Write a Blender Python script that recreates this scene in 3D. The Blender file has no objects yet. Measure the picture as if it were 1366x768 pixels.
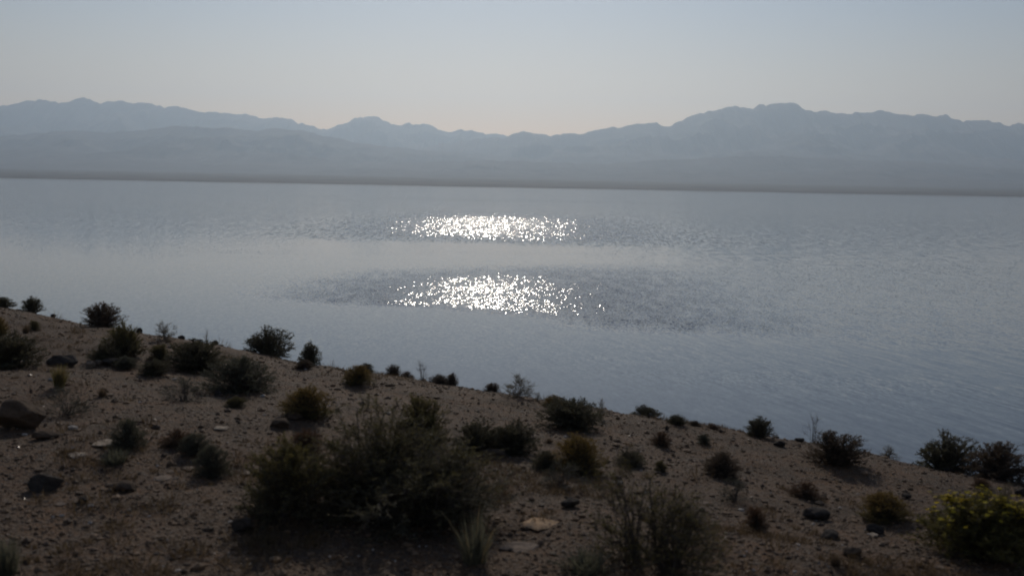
import bpy, math
import numpy as np
from mathutils import Vector, Matrix, Euler

R = math.radians
C = bpy.context.scene.collection
sc = bpy.context.scene

# ------------------------------------------------------------------ camera
CAM_Z = 26.0                 # eye above the lake surface (z = 0)
FPX = 1340.0                 # focal length in pixels of the 1366 px wide photograph
HORIZON_Y = 238.0            # row of the true horizon at the picture's centre
ROLL = 1.05                  # the hand-held camera leans a little
cam_d = bpy.data.cameras.new('camera')
cam = bpy.data.objects.new('camera', cam_d); C.objects.link(cam)
cam_d.sensor_width = 36.0
cam_d.lens = 36.0 * FPX / 1366.0
cam_d.clip_start = 0.1; cam_d.clip_end = 120000.0
cam_d.dof.use_dof = True
cam_d.dof.focus_distance = 300.0
cam_d.dof.aperture_fstop = 2.4
pitch = math.atan((384.0 - HORIZON_Y) / FPX)
CAM_M = Matrix.Translation((0, 0, CAM_Z)) @ Matrix.Rotation(math.pi / 2 - pitch, 4, 'X') @ Matrix.Rotation(R(ROLL), 4, 'Z')
cam.matrix_world = CAM_M
sc.camera = cam

# ------------------------------------------------------------------ sky, sun, exposure
SUN_EL, SUN_AZ = 26.0, -1.8  # degrees; azimuth from straight ahead, + to the right
world = bpy.data.worlds.new('World'); sc.world = world
world.use_nodes = True
wn = world.node_tree; wn.nodes.clear()
sky = wn.nodes.new('ShaderNodeTexSky'); sky.sky_type = 'NISHITA'
sky.sun_disc = False
sky.sun_elevation = R(SUN_EL); sky.sun_rotation = R(SUN_AZ)
sky.altitude = 300.0; sky.air_density = 1.3; sky.dust_density = 0.2; sky.ozone_density = 1.2
bg = wn.nodes.new('ShaderNodeBackground'); bg.inputs['Strength'].default_value = 0.075
wo = wn.nodes.new('ShaderNodeOutputWorld')
# the lowest air is dusty and warm, the air above it cooler
tc = wn.nodes.new('ShaderNodeTexCoord'); sx = wn.nodes.new('ShaderNodeSeparateXYZ')
mr = wn.nodes.new('ShaderNodeMapRange'); mr.interpolation_type = 'SMOOTHSTEP'
mr.inputs[1].default_value = 0.02; mr.inputs[2].default_value = 0.19
hue = wn.nodes.new('ShaderNodeMix'); hue.data_type = 'RGBA'
hue.inputs[6].default_value = (1.38, 0.95, 0.74, 1.0); hue.inputs[7].default_value = (0.88, 0.81, 0.89, 1.0)
tint = wn.nodes.new('ShaderNodeMix'); tint.data_type = 'RGBA'; tint.blend_type = 'MULTIPLY'; tint.inputs[0].default_value = 1.0
for a_, b_ in ((tc.outputs['Generated'], sx.inputs[0]), (sx.outputs[2], mr.inputs[0]), (mr.outputs[0], hue.inputs[0]), (hue.outputs[2], tint.inputs[7])):
    wn.links.new(a_, b_)
wn.links.new(sky.outputs[0], tint.inputs[6]); wn.links.new(tint.outputs[2], bg.inputs[0]); wn.links.new(bg.outputs[0], wo.inputs[0])

sun_d = bpy.data.lights.new('sun', 'SUN'); sun_d.energy = 2.3; sun_d.angle = R(0.5)
sun_d.color = (1.0, 0.89, 0.75)
sun = bpy.data.objects.new('sun', sun_d); C.objects.link(sun)
sdir = Vector((math.sin(R(SUN_AZ)) * math.cos(R(SUN_EL)), math.cos(R(SUN_AZ)) * math.cos(R(SUN_EL)), math.sin(R(SUN_EL))))
sun.rotation_euler = sdir.to_track_quat('Z', 'Y').to_euler()
sun.location = (0, 0, 60)

sc.view_settings.view_transform = 'Standard'
sc.view_settings.look = 'None'
sc.view_settings.gamma = 1.0
sc.view_settings.exposure = -0.45
sc.view_settings.use_curve_mapping = False
sc.render.engine = 'CYCLES'
cy = sc.cycles
cy.max_bounces = 6; cy.diffuse_bounces = 3; cy.glossy_bounces = 2; cy.transmission_bounces = 2
cy.volume_bounces = 1; cy.transparent_max_bounces = 6
cy.caustics_reflective = False; cy.caustics_refractive = False
cy.sample_clamp_indirect = 4.0
cy.use_denoising = True
cy.filter_width = 1.9

# ------------------------------------------------------------------ helpers
def link(o, parent=None):
    C.objects.link(o)
    if parent is not None: o.parent = parent
    return o

def mesh_np(name, verts, faces, mats, smooth=False, mat_idx=None):
    """verts (n,3); faces: list of int arrays (m,k) of one k each."""
    me = bpy.data.meshes.new(name)
    v = np.asarray(verts, dtype=np.float32)
    loops = np.concatenate([np.asarray(f, dtype=np.int32).ravel() for f in faces])
    sizes = np.concatenate([np.full(len(f), np.asarray(f).shape[1], dtype=np.int32) for f in faces])
    starts = np.concatenate([[0], np.cumsum(sizes)[:-1]]).astype(np.int32)
    me.vertices.add(len(v)); me.vertices.foreach_set('co', v.ravel())
    me.loops.add(len(loops)); me.loops.foreach_set('vertex_index', loops)
    me.polygons.add(len(sizes))
    me.polygons.foreach_set('loop_start', starts)
    me.polygons.foreach_set('loop_total', sizes)
    me.polygons.foreach_set('use_smooth', np.full(len(sizes), smooth, dtype=bool))
    me.update(calc_edges=True); me.validate()
    for m in (mats if isinstance(mats, (list, tuple)) else [mats]):
        me.materials.append(m)
    return me

def obj(name, me, parent=None):
    return link(bpy.data.objects.new(name, me), parent)

def tag(o, label=None, cat=None, group=None, kind=None):
    if label: o['label'] = label
    if cat: o['category'] = cat
    if group: o['group'] = group
    if kind: o['kind'] = kind
    return o

class NT:
    """small node-tree writer"""
    def __init__(s, name):
        s.m = bpy.data.materials.new(name); s.m.use_nodes = True
        s.t = s.m.node_tree; s.t.nodes.clear()
        s.out = s.t.nodes.new('ShaderNodeOutputMaterial')
    def n(s, typ, props=None, **inp):
        x = s.t.nodes.new('ShaderNode' + typ)
        for k, v in (props or {}).items(): setattr(x, k, v)
        for k, v in inp.items():
            k2 = k.replace('_', ' ') if k.replace('_', ' ') in x.inputs else k
            key = int(k[1:]) if k[0] == 'i' and k[1:].isdigit() else k2
            if hasattr(v, 'is_output'): s.t.links.new(v, x.inputs[key])
            else: x.inputs[key].default_value = v
        return x
    def math(s, op, a, b=0.0, c=0.0, clamp=False):
        return s.n('Math', {'operation': op, 'use_clamp': clamp}, i0=a, i1=b, i2=c).outputs[0]
    def vmath(s, op, a, b=(0, 0, 0)):
        return s.n('VectorMath', {'operation': op}, i0=a, i1=b).outputs[0]
    def ramp(s, fac, a, b, lo=0.0, hi=1.0, smooth=True):
        return s.n('MapRange', {'interpolation_type': 'SMOOTHSTEP' if smooth else 'LINEAR'}, i0=fac, i1=a, i2=b, i3=lo, i4=hi).outputs[0]
    def mix(s, fac, a, b):
        x = s.t.nodes.new('ShaderNodeMix'); x.data_type = 'RGBA'
        for k, v in ((0, fac), (6, a), (7, b)):
            if hasattr(v, 'is_output'): s.t.links.new(v, x.inputs[k])
            else: x.inputs[k].default_value = v
        return x.outputs[2]
    def noise(s, vec, scale, detail=2.0, rough=0.5):
        x = s.n('TexNoise', Vector=vec, Scale=scale, Detail=detail, Roughness=rough)
        return x
    def end(s, shader, slot='Surface'):
        s.t.links.new(shader, s.out.inputs[slot]); return s.m

def col(r, g, b): return (r, g, b, 1.0)

# ------------------------------------------------------------------ noise in numpy (value noise)
def vnoise(x, y, seed=0):
    xi = np.floor(x).astype(np.int64); yi = np.floor(y).astype(np.int64)
    fx = x - xi; fy = y - yi
    fx = fx * fx * fx * (fx * (fx * 6 - 15) + 10); fy = fy * fy * fy * (fy * (fy * 6 - 15) + 10)
    def h(a, b):
        n = (a * 374761393 + b * 668265263 + seed * 1442695041) & 0xFFFFFFFF
        n = ((n ^ (n >> 13)) * 1274126177) & 0xFFFFFFFF
        n = n ^ (n >> 16)
        return (n & 0xFFFF) / 65535.0
    a, b, c, d = h(xi, yi), h(xi + 1, yi), h(xi, yi + 1), h(xi + 1, yi + 1)
    return (a * (1 - fx) + b * fx) * (1 - fy) + (c * (1 - fx) + d * fx) * fy - 0.5

def fbm(x, y, octv=4, seed=0, gain=0.5):
    r = 0; amp = 1.0; f = 1.0
    for i in range(octv):
        r = r + amp * vnoise(x * f + 17.3 * i, y * f - 9.1 * i, seed + i)
        amp *= gain; f *= 2.03
    return r

def ridged(x, y, octv=4, seed=0):
    r = 0; amp = 1.0; f = 1.0
    for i in range(octv):
        r = r + amp * (1 - np.abs(2 * vnoise(x * f + 5.3 * i, y * f + 3.7 * i, seed + i)) * 2)
        amp *= 0.5; f *= 2.07
    return r

# ------------------------------------------------------------------ the bank
def ground_z(x, y):
    """the gravel bank: a gently tilted bench that breaks away to the lake"""
    x = np.asarray(x, dtype=float); y = np.asarray(y, dtype=float)
    base = CAM_Z - 2.0 - 0.06 * x - 0.06 * y
    s = (y + 0.6 * x - 13.7 + 1.1 * vnoise(x * 0.16 + 3, y * 0.16, 40)) / 1.166
    w = 0.55
    sp = w * np.logaddexp(0.0, s / w)
    base = base - 0.40 * sp
    base = base + 0.16 * fbm(x * 0.32, y * 0.32, 3, 11) + 0.045 * fbm(x * 1.7, y * 1.7, 3, 23)
    return np.maximum(base, -3.0)

def pix_ray(px, py):
    d = Vector(((px - 683.0) / FPX, -(py - 384.0) / FPX, -1.0))
    d = CAM_M.to_3x3() @ d
    return np.array(d) / d.y           # per metre of forward distance

def on_ground(px, py, far=34.0):
    """where the sight line of a picture point meets the bank (or passes it closest)"""
    d = pix_ray(px, py)
    t = np.arange(3.0, far, 0.02)
    gap = CAM_Z + d[2] * t - ground_z(d[0] * t, t)
    below = np.nonzero(gap <= 0)[0]
    i = below[0] if len(below) else int(np.argmin(gap[t < 26]))
    x, y = d[0] * t[i], t[i]
    return float(x), float(y), float(ground_z(x, y))

def axis(spans):
    out = [spans[0][0]]
    for a, b, st in spans:
        n = max(1, int(round((b - a) / st)))
        out += list(np.linspace(a, b, n + 1)[1:])
    return np.array(out)

def grid_faces(nx, ny):
    i = np.arange(nx * ny).reshape(ny, nx)
    return np.stack([i[:-1, :-1].ravel(), i[:-1, 1:].ravel(), i[1:, 1:].ravel(), i[1:, :-1].ravel()], 1)

def mat_ground():
    t = NT('gravel_soil')
    p = t.n('NewGeometry').outputs['Position']
    big = t.noise(p, 0.55, 4).outputs[0]
    med = t.noise(p, 3.2, 5, 0.6).outputs[0]
    c = t.mix(t.ramp(big, 0.35, 0.65), col(0.100, 0.050, 0.020), col(0.158, 0.075, 0.028))
    c = t.mix(t.ramp(med, 0.35, 0.7), c, col(0.072, 0.044, 0.023))
    v1 = t.n('TexVoronoi', Vector=p, Scale=34.0, Randomness=1.0)
    v2 = t.n('TexVoronoi', Vector=p, Scale=85.0, Randomness=1.0)
    sep = t.n('SeparateColor', i0=v1.outputs['Color'])
    sep2 = t.n('SeparateColor', i0=v2.outputs['Color'])
    peb = t.mix(sep.outputs[1], col(0.050, 0.043, 0.040), col(0.185, 0.120, 0.070))
    isp = t.math('GREATER_THAN', sep.outputs[0], 0.62)
    c = t.mix(t.math('MULTIPLY', isp, 0.65), c, peb)
    peb2 = t.mix(sep2.outputs[1], col(0.060, 0.050, 0.045), col(0.195, 0.126, 0.074))
    c = t.mix(t.math('MULTIPLY', t.math('GREATER_THAN', sep2.outputs[0], 0.55), 0.5), c, peb2)
    hgt = t.math('ADD', t.math('MULTIPLY', t.math('SUBTRACT', 1.0, v1.outputs['Distance']), isp), t.math('MULTIPLY', v2.outputs['Distance'], -0.5))
    hgt = t.math('ADD', hgt, t.math('MULTIPLY', med, 1.5))
    b = t.n('Bump', Strength=1.0, Distance=0.03, Height=hgt).outputs[0]
    s = t.n('BsdfPrincipled', Base_Color=c, Roughness=0.85, Normal=b)
    s.inputs['Specular IOR Level'].default_value = 0.25
    return t.end(s.outputs[0])

gx = axis([(-900, -120, 30), (-120, -30, 3), (-30, -16, 0.4), (-16, 12, 0.09), (12, 30, 0.5), (30, 120, 3), (120, 900, 30)])
gy = axis([(-300, -40, 20), (-40, 0, 2), (0, 4.5, 0.4), (4.5, 12, 0.07), (12, 22, 0.11), (22, 34, 0.5), (34, 120, 2.5), (120, 400, 20)])
GX, GY = np.meshgrid(gx, gy)
GZ = ground_z(GX, GY)
g = obj('ground', mesh_np('ground', np.stack([GX.ravel(), GY.ravel(), GZ.ravel()], 1), [grid_faces(len(gx), len(gy))], mat_ground(), True))
tag(g, 'brown gravelly bank sloping down to the lake', kind='structure')

# ------------------------------------------------------------------ the lake
def mat_water():
    t = NT('lake_water')
    p = t.n('NewGeometry').outputs['Position']
    sp = t.n('SeparateXYZ', i0=p); X, Y = sp.outputs[0], sp.outputs[1]
    # gusts: ruffled bands separated by calmer lanes, with ragged edges
    stretched = t.n('Mapping', Vector=p, Scale=(0.0035, 0.011, 1.0)).outputs[0]
    rag = t.math('SUBTRACT', t.noise(stretched, 1.0, 4, 0.6).outputs[0], 0.5)
    rag2 = t.math('SUBTRACT', t.noise(t.n('Mapping', Vector=p, Scale=(0.02, 0.045, 1.0)).outputs[0], 1.0, 3, 0.6).outputs[0], 0.5)
    Yr = t.math('ADD', Y, t.math('MULTIPLY', Y, t.math('ADD', t.math('MULTIPLY', rag, 0.16), t.math('MULTIPLY', rag2, 0.10))))
    def band(lo0, lo1, hi0, hi1, ksx_lo=0.0, ksx_hi=0.0):
        yl = t.math('ADD', Yr, t.math('MULTIPLY', X, -ksx_lo))
        yh = t.math('ADD', Yr, t.math('MULTIPLY', X, -ksx_hi))
        return t.math('MULTIPLY', t.ramp(yl, lo0, lo1), t.ramp(yh, hi0, hi1, 1.0, 0.0))
    A = band(181, 198, 235, 315, -0.42, 0.5)
    A = t.math('MULTIPLY', t.math('MULTIPLY', A, t.ramp(X, -66, -20)), t.ramp(X, 8, 65, 1.0, 0.15))
    B = band(375, 480, 600, 820, -0.10, 0.10)
    Bx = t.math('MULTIPLY', B, t.math('MULTIPLY', t.ramp(X, -130, -15, 0.04, 1.0), t.ramp(X, -10, 130, 1.0, 0.05)))
    D = t.math('MULTIPLY', band(1060, 1160, 1200, 1320), t.math('MULTIPLY', t.ramp(X, -220, -60, 0.1, 0.55), t.ramp(X, 60, 260, 1.0, 0.2)))
    E = t.math('MULTIPLY', t.ramp(rag, 0.02, 0.22), 0.12)
    wind = t.math('MAXIMUM', t.math('MAXIMUM', A, Bx), t.math('MAXIMUM', D, E))
    calm = t.ramp(Y, 250, 1300, 0.045, 0.36)
    grp = t.noise(t.n('Mapping', Vector=p, Location=(9, 4, 0), Scale=(0.30, 0.075, 1.0)).outputs[0], 1.0, 3, 0.65).outputs[0]
    grp = t.ramp(grp, 0.30, 0.68, 0.45, 1.45)          # waves come in groups
    wind = t.math('MULTIPLY', wind, grp)
    wind = t.math('MULTIPLY', wind, t.ramp(rag2, -0.28, 0.12, 0.55, 1.0))
    # wave slopes: wind waves ~1.8 m long running across, plus chop
    rot = t.n('VectorRotate', {'rotation_type': 'Z_AXIS'}, Vector=p, Angle=R(-21.0)).outputs[0]
    w1 = t.n('TexNoise', Vector=t.n('Mapping', Vector=rot, Scale=(0.95, 0.12, 1.0)).outputs[0], Scale=1.0, Detail=1.0)
    w2 = t.n('TexNoise', Vector=t.n('Mapping', Vector=rot, Location=(31, 7, 0), Scale=(1.9, 0.9, 1.0)).outputs[0], Scale=1.0, Detail=2.0)
    w3 = t.n('TexNoise', Vector=t.n('Mapping', Vector=p, Location=(3, 57, 0), Scale=(2.6, 0.9, 1.0)).outputs[0], Scale=1.0, Detail=1.5, Roughness=0.6)
    s1 = t.math('SUBTRACT', w1.outputs[0], 0.5)
    c2 = t.vmath('SUBTRACT', w2.outputs[1], (0.5, 0.5, 0.5))
    c3 = t.vmath('SUBTRACT', w3.outputs[1], (0.5, 0.5, 0.5))
    dirv = (0.93, 0.36, 0.0)
    v1 = t.n('VectorMath', {'operation': 'SCALE'}, i0=dirv, Scale=t.math('MULTIPLY', s1, t.ramp(X, -30, 60, 0.03, 0.15))).outputs[0]
    v2 = t.n('VectorMath', {'operation': 'SCALE'}, i0=c2, Scale=t.math('ADD', t.math('MULTIPLY', calm, 0.8), t.math('MULTIPLY', wind, 0.36))).outputs[0]
    v3 = t.n('VectorMath', {'operation': 'SCALE'}, i0=c3, Scale=t.math('ADD', calm, t.math('MULTIPLY', wind, t.ramp(Y, 310, 380, 1.2, 0.22)))).outputs[0]
    # farther out the longer waves carry the glitter
    w4 = t.n('TexNoise', Vector=t.n('Mapping', Vector=p, Location=(63, 21, 0), Scale=(0.95, 0.15, 1.0)).outputs[0], Scale=1.0, Detail=2.0, Roughness=0.6)
    v4 = t.n('VectorMath', {'operation': 'SCALE'}, i0=t.vmath('SUBTRACT', w4.outputs[1], (0.5, 0.5, 0.5)), Scale=t.math('MULTIPLY', t.math('MULTIPLY', Bx, grp), 1.5)).outputs[0]
    v = t.vmath('ADD', t.vmath('ADD', v1, v2), v3)
    v = t.vmath('ADD', t.vmath('MULTIPLY', v, (0.64, 1, 0)), t.vmath('MULTIPLY', v4, (0.85, 1, 0)))
    nrm = t.vmath('NORMALIZE', t.vmath('ADD', v, (0, 0, 1)))
    s = t.n('BsdfPrincipled', Base_Color=col(0.062, 0.078, 0.100), Roughness=t.math('ADD', t.math('ADD', 0.045, t.math('MULTIPLY', A, 0.06)), t.math('MULTIPLY', Bx, 0.09)), Normal=nrm)
    s.inputs['IOR'].default_value = 1.333
    return t.end(s.outputs[0])

lx = axis([(-9000, 9000, 1500)]); ly = axis([(10, 4500, 500)])
LX, LY = np.meshgrid(lx, ly)
lake = obj('lake', mesh_np('lake', np.stack([LX.ravel(), LY.ravel(), 0 * LX.ravel()], 1), [grid_faces(len(lx), len(ly))], mat_water(), True))
tag(lake, 'calm grey blue lake with bright sun glitter', kind='structure')

# ------------------------------------------------------------------ far shore and mountains
def mat_rock(name, a, b, scale):
    t = NT(name)
    p = t.n('NewGeometry').outputs['Position']
    n1 = t.noise(p, scale, 6, 0.6).outputs[0]
    c = t.mix(t.ramp(n1, 0.35, 0.65), col(*a), col(*b))
    s = t.n('BsdfPrincipled', Base_Color=c, Roughness=0.95)
    s.inputs['Specular IOR Level'].default_value = 0.1
    return t.end(s.outputs[0])

rock = mat_rock('mountain_rock', (0.11, 0.088, 0.075), (0.145, 0.115, 0.098), 0.004)
plain_m = mat_rock('desert_plain', (0.110, 0.095, 0.083), (0.160, 0.138, 0.120), 0.006)

def hy(px): return HORIZON_Y + (px - 683.0) * math.tan(R(ROLL))

def ridge(name, label, D, pts, front, back, seed, rough=1.0, floor=-2.0):
    """a mountain range whose crest stands D metres off; skirts run out to the front and back"""
    pts = np.array(pts, dtype=float)
    u = (pts[:, 0] - 683.0) / FPX
    h = (np.array([hy(a) for a in pts[:, 0]]) - pts[:, 1]) / FPX * D + CAM_Z
    n = 1000
    us = np.linspace(u[0], u[-1], n)
    H = np.interp(us, u, h)
    # small irregularities of the skyline
    H = H + (fbm(us * 95, us * 0 + seed, 4, seed, 0.55)) * 0.0030 * D * rough
    ts = np.concatenate([np.linspace(-1, 0, 90), np.linspace(0, 1, 18)[1:]])
    T, U = np.meshgrid(ts, us, indexing='ij')
    Hh = np.tile(H, (len(ts), 1))
    Yd = D + np.where(T < 0, T * front, T * back)
    Xd = U * (D + 0.35 * (Yd - D))
    a = 1 - np.abs(T)
    prof = np.where(T < 0, 0.55 * a ** 2.2 + 0.45 * a ** 1.1, a ** 1.2)
    spur = ridged(Xd / 520.0, Yd / 900.0, 5, seed + 50) - 0.9
    rel = np.clip(np.abs(T) * 4, 0, 1) * np.clip(a * 2.0, 0, 1)
    Z = floor + (Hh - floor) * prof * (1 + 0.24 * spur * rel * np.clip(1.2 - np.abs(T), 0, 1)) 
    Z = Z + 10 * fbm(Xd / 120, Yd / 120, 3, seed + 9) * rel
    o = obj(name, mesh_np(name, np.stack([Xd.ravel(), Yd.ravel(), Z.ravel()], 1), [grid_faces(n, len(ts))[:, ::-1]], rock, True))
    return tag(o, label, kind='structure')

ridge('mountains', 'pale blue far mountain range on the left', 12500,
      [(-420, 175), (-300, 160), (-150, 150), (0, 143.7), (20, 141), (40, 135), (55, 134), (70, 138), (92, 140), (105, 135), (113, 133), (125, 135),
       (140, 139), (160, 137.5), (190, 138.5), (210, 141), (235, 145), (260, 150), (273, 153.5), (278, 151.5), (300, 152), (312, 151), (320, 153),
       (335, 158), (355, 160), (375, 159.5), (395, 164), (415, 170), (425, 172), (435, 173), (440, 172), (450, 166), (465, 163), (480, 159), (490, 158),
       (505, 160), (520, 165), (532, 167), (545, 166), (560, 165.5), (575, 169), (590, 175), (600, 177), (615, 176), (625, 175.5), (640, 178), (655, 180),
       (670, 182), (700, 187), (760, 200), (900, 230)], 4200, 2600, 3)
ridge('mountains', 'broad flat topped mountain on the right', 10500,
      [(470, 222), (520, 207), (560, 198), (600, 190), (640, 187), (670, 183), (685, 180), (690, 178.5), (700, 178.5), (715, 180), (730, 182.5), (745, 181),
       (765, 180), (775, 180.5), (790, 175), (805, 172), (830, 168.5), (850, 168), (870, 166), (880, 169.5), (887, 170), (900, 164), (915, 158), (935, 151),
       (950, 147), (965, 144.5), (985, 145), (995, 146.5), (1005, 143), (1012, 144.5), (1020, 142), (1032, 140.5), (1045, 140), (1055, 142), (1065, 148),
       (1090, 150), (1120, 151.5), (1160, 151), (1200, 153), (1240, 155), (1260, 158), (1275, 163), (1300, 164), (1340, 168), (1366, 169), (1450, 174),
       (1600, 186), (1850, 215)], 4300, 3000, 7)
ridge('hills', 'hazy lower hills in front of the left mountains', 9000,
      [(-420, 205), (-200, 190), (0, 183), (60, 178), (100, 174), (140, 178), (200, 174), (230, 169), (300, 172), (340, 175), (370, 172), (400, 175),
       (430, 181), (470, 190), (520, 197), (600, 203), (640, 206), (720, 216), (800, 228)], 3300, 2500, 15, 0.5)
ridge('hills', 'lowest hazy foothills along the right shore plain', 7400,
      [(300, 232), (420, 222), (520, 218), (620, 214), (700, 216), (800, 219), (880, 213), (960, 210), (1040, 208), (1120, 213), (1220, 216), (1300, 222), (1400, 228),
       (1600, 235), (1800, 248)], 2500, 2200, 27, 0.5)

px_ = axis([(-9000, -3500, 250), (-3500, 3500, 40), (3500, 9000, 250)])
py_ = axis([(2650, 3400, 25), (3400, 6000, 100), (6000, 17000, 1000)])
PX, PY = np.meshgrid(px_, py_)
shore = 2900 + 90 * fbm(PX / 700, PX * 0, 4, 71) + 14 * fbm(PX / 60, PX * 0, 3, 72)
dd = PY - shore
PZ = np.where(dd < 0, dd * 0.05, 2.2 * (1 - np.exp(-dd / 25)) + 0.009 * dd) + np.clip(dd / 200, 0, 1) * 5 * fbm(PX / 160, PY / 160, 4, 77)
PZ = np.where(PY > 9000, PZ * np.clip(1 - (PY - 9000) / 6000, 0.2, 1), PZ)
pl = obj('shore_terrain', mesh_np('shore_terrain', np.stack([PX.ravel(), PY.ravel(), PZ.ravel()], 1), [grid_faces(len(px_), len(py_))], plain_m, True))
tag(pl, 'flat brown desert plain along the far shore', kind='structure')

# ------------------------------------------------------------------ haze
def box_mesh(name, lo, hi, m):
    x0, y0, z0 = lo; x1, y1, z1 = hi
    v = [(x0, y0, z0), (x1, y0, z0), (x1, y1, z0), (x0, y1, z0), (x0, y0, z1), (x1, y0, z1), (x1, y1, z1), (x0, y1, z1)]
    f = np.array([(0, 3, 2, 1), (4, 5, 6, 7), (0, 1, 5, 4), (1, 2, 6, 5), (2, 3, 7, 6), (3, 0, 4, 7)])
    return mesh_np(name, v, [f], m)
HAZE_DENSITY = 1.0e-4
t = NT('haze_air')
hv = t.n('VolumePrincipled', Color=col(0.67, 0.83, 1.0), Density=HAZE_DENSITY, Anisotropy=0.55)
haze = obj('haze', box_mesh('haze', (-12000, -1000, -190), (12000, 15500, 1250), t.end(hv.outputs[0], 'Volume')))
tag(haze, 'pale summer haze over lake and mountains', kind='stuff')

# ------------------------------------------------------------------ plant materials
def mat_leaf(name, a, b, trans=0.5):
    t = NT(name)
    rnd = t.n('NewGeometry').outputs['Random Per Island']
    c = t.mix(rnd, col(*a), col(*b))
    d = t.n('BsdfDiffuse', Color=c)
    tr = t.n('BsdfTranslucent', Color=c)
    g_ = t.n('BsdfGlossy', Color=col(1, 1, 1), Roughness=0.45)
    m = t.n('MixShader', Fac=trans, i1=d.outputs[0], i2=tr.outputs[0])
    m2 = t.n('MixShader', Fac=0.012, i1=m.outputs[0], i2=g_.outputs[0])
    return t.end(m2.outputs[0])

def mat_wood(name, a):
    t = NT(name)
    p = t.n('TexCoord').outputs['Object']
    n1 = t.noise(p, 30, 3).outputs[0]
    c = t.mix(n1, col(*[q * 0.7 for q in a]), col(*[q * 1.25 for q in a]))
    s = t.n('BsdfPrincipled', Base_Color=c, Roughness=0.9)
    return t.end(s.outputs[0])

M = {
    'dark':   mat_leaf('saltbush_leaf', (0.092, 0.084, 0.047), (0.165, 0.146, 0.086)),
    'grey':   mat_leaf('grey_green_leaf', (0.095, 0.095, 0.064), (0.170, 0.164, 0.112)),
    'brown':  mat_leaf('brown_leaf', (0.100, 0.072, 0.046), (0.170, 0.122, 0.080)),
    'olive':  mat_leaf('olive_leaf', (0.115, 0.100, 0.036), (0.205, 0.170, 0.064)),
    'yellow': mat_leaf('dry_yellow_leaf', (0.190, 0.125, 0.030), (0.320, 0.215, 0.065), 0.45),
    'straw':  mat_leaf('straw_blade', (0.190, 0.140, 0.070), (0.310, 0.240, 0.130), 0.45),
    'rust':   mat_leaf('rusty_dry_leaf', (0.110, 0.055, 0.026), (0.180, 0.095, 0.045), 0.4),
    'pale':   mat_leaf('pale_dry_leaf', (0.150, 0.125, 0.075), (0.240, 0.205, 0.135), 0.45),
    'lime':   mat_leaf('yellow_green_leaf', (0.105, 0.096, 0.030), (0.185, 0.160, 0.046), 0.55),
    'flower': mat_leaf('yellow_petal', (0.58, 0.43, 0.03), (0.76, 0.60, 0.06), 0.45),
    'wood':   mat_wood('grey_wood', (0.075, 0.060, 0.048)),
    'twig':   mat_wood('pale_twig', (0.160, 0.130, 0.100)),
}

# ------------------------------------------------------------------ plant geometry (unit plants: 1 m wide, 1 m high)
def unit(v): return v / np.maximum(np.linalg.norm(v, axis=-1, keepdims=True), 1e-9)

def tubes(paths, rad):
    """paths (n,k,3), rad (n,k): three-sided tapering tubes -> verts, quads"""
    n, k, _ = paths.shape
    tan = unit(paths[:, -1] - paths[:, 0])
    ref = np.where(np.abs(tan[:, 2:3]) > 0.8, np.array([[1.0, 0, 0]]), np.array([[0, 0, 1.0]]))
    a = unit(np.cross(tan, ref)); b = np.cross(tan, a)
    vs = []
    for j in range(3):
        an = 2 * math.pi * j / 3
        off = a * math.cos(an) + b * math.sin(an)
        vs.append(paths + off[:, None, :] * rad[:, :, None])
    V = np.stack(vs, 2)                                # n,k,3,3
    idx = np.arange(n * k * 3).reshape(n, k, 3)
    F = []
    for j in range(3):
        j2 = (j + 1) % 3
        F.append(np.stack([idx[:, :-1, j], idx[:, :-1, j2], idx[:, 1:, j2], idx[:, 1:, j]], -1).reshape(-1, 4))
    return V.reshape(-1, 3), np.concatenate(F)

def leaf_quads(rng, p, d, L, W):
    n = len(p)
    side = unit(np.cross(d, rng.normal(size=(n, 3))))
    L = L * rng.uniform(0.6, 1.3, (n, 1)); W = W * rng.uniform(0.6, 1.3, (n, 1))
    mid = p + d * L * 0.45 + np.cross(side, d) * L * 0.06
    V = np.stack([p, mid + side * W * 0.5, p + d * L, mid - side * W * 0.5], 1)
    i = np.arange(n * 4).reshape(n, 4)
    return V.reshape(-1, 3), i

def bez(P0, P1, P2, t):
    t = t[..., None]
    return (1 - t) ** 2 * P0 + 2 * t * (1 - t) * P1 + t ** 2 * P2

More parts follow.
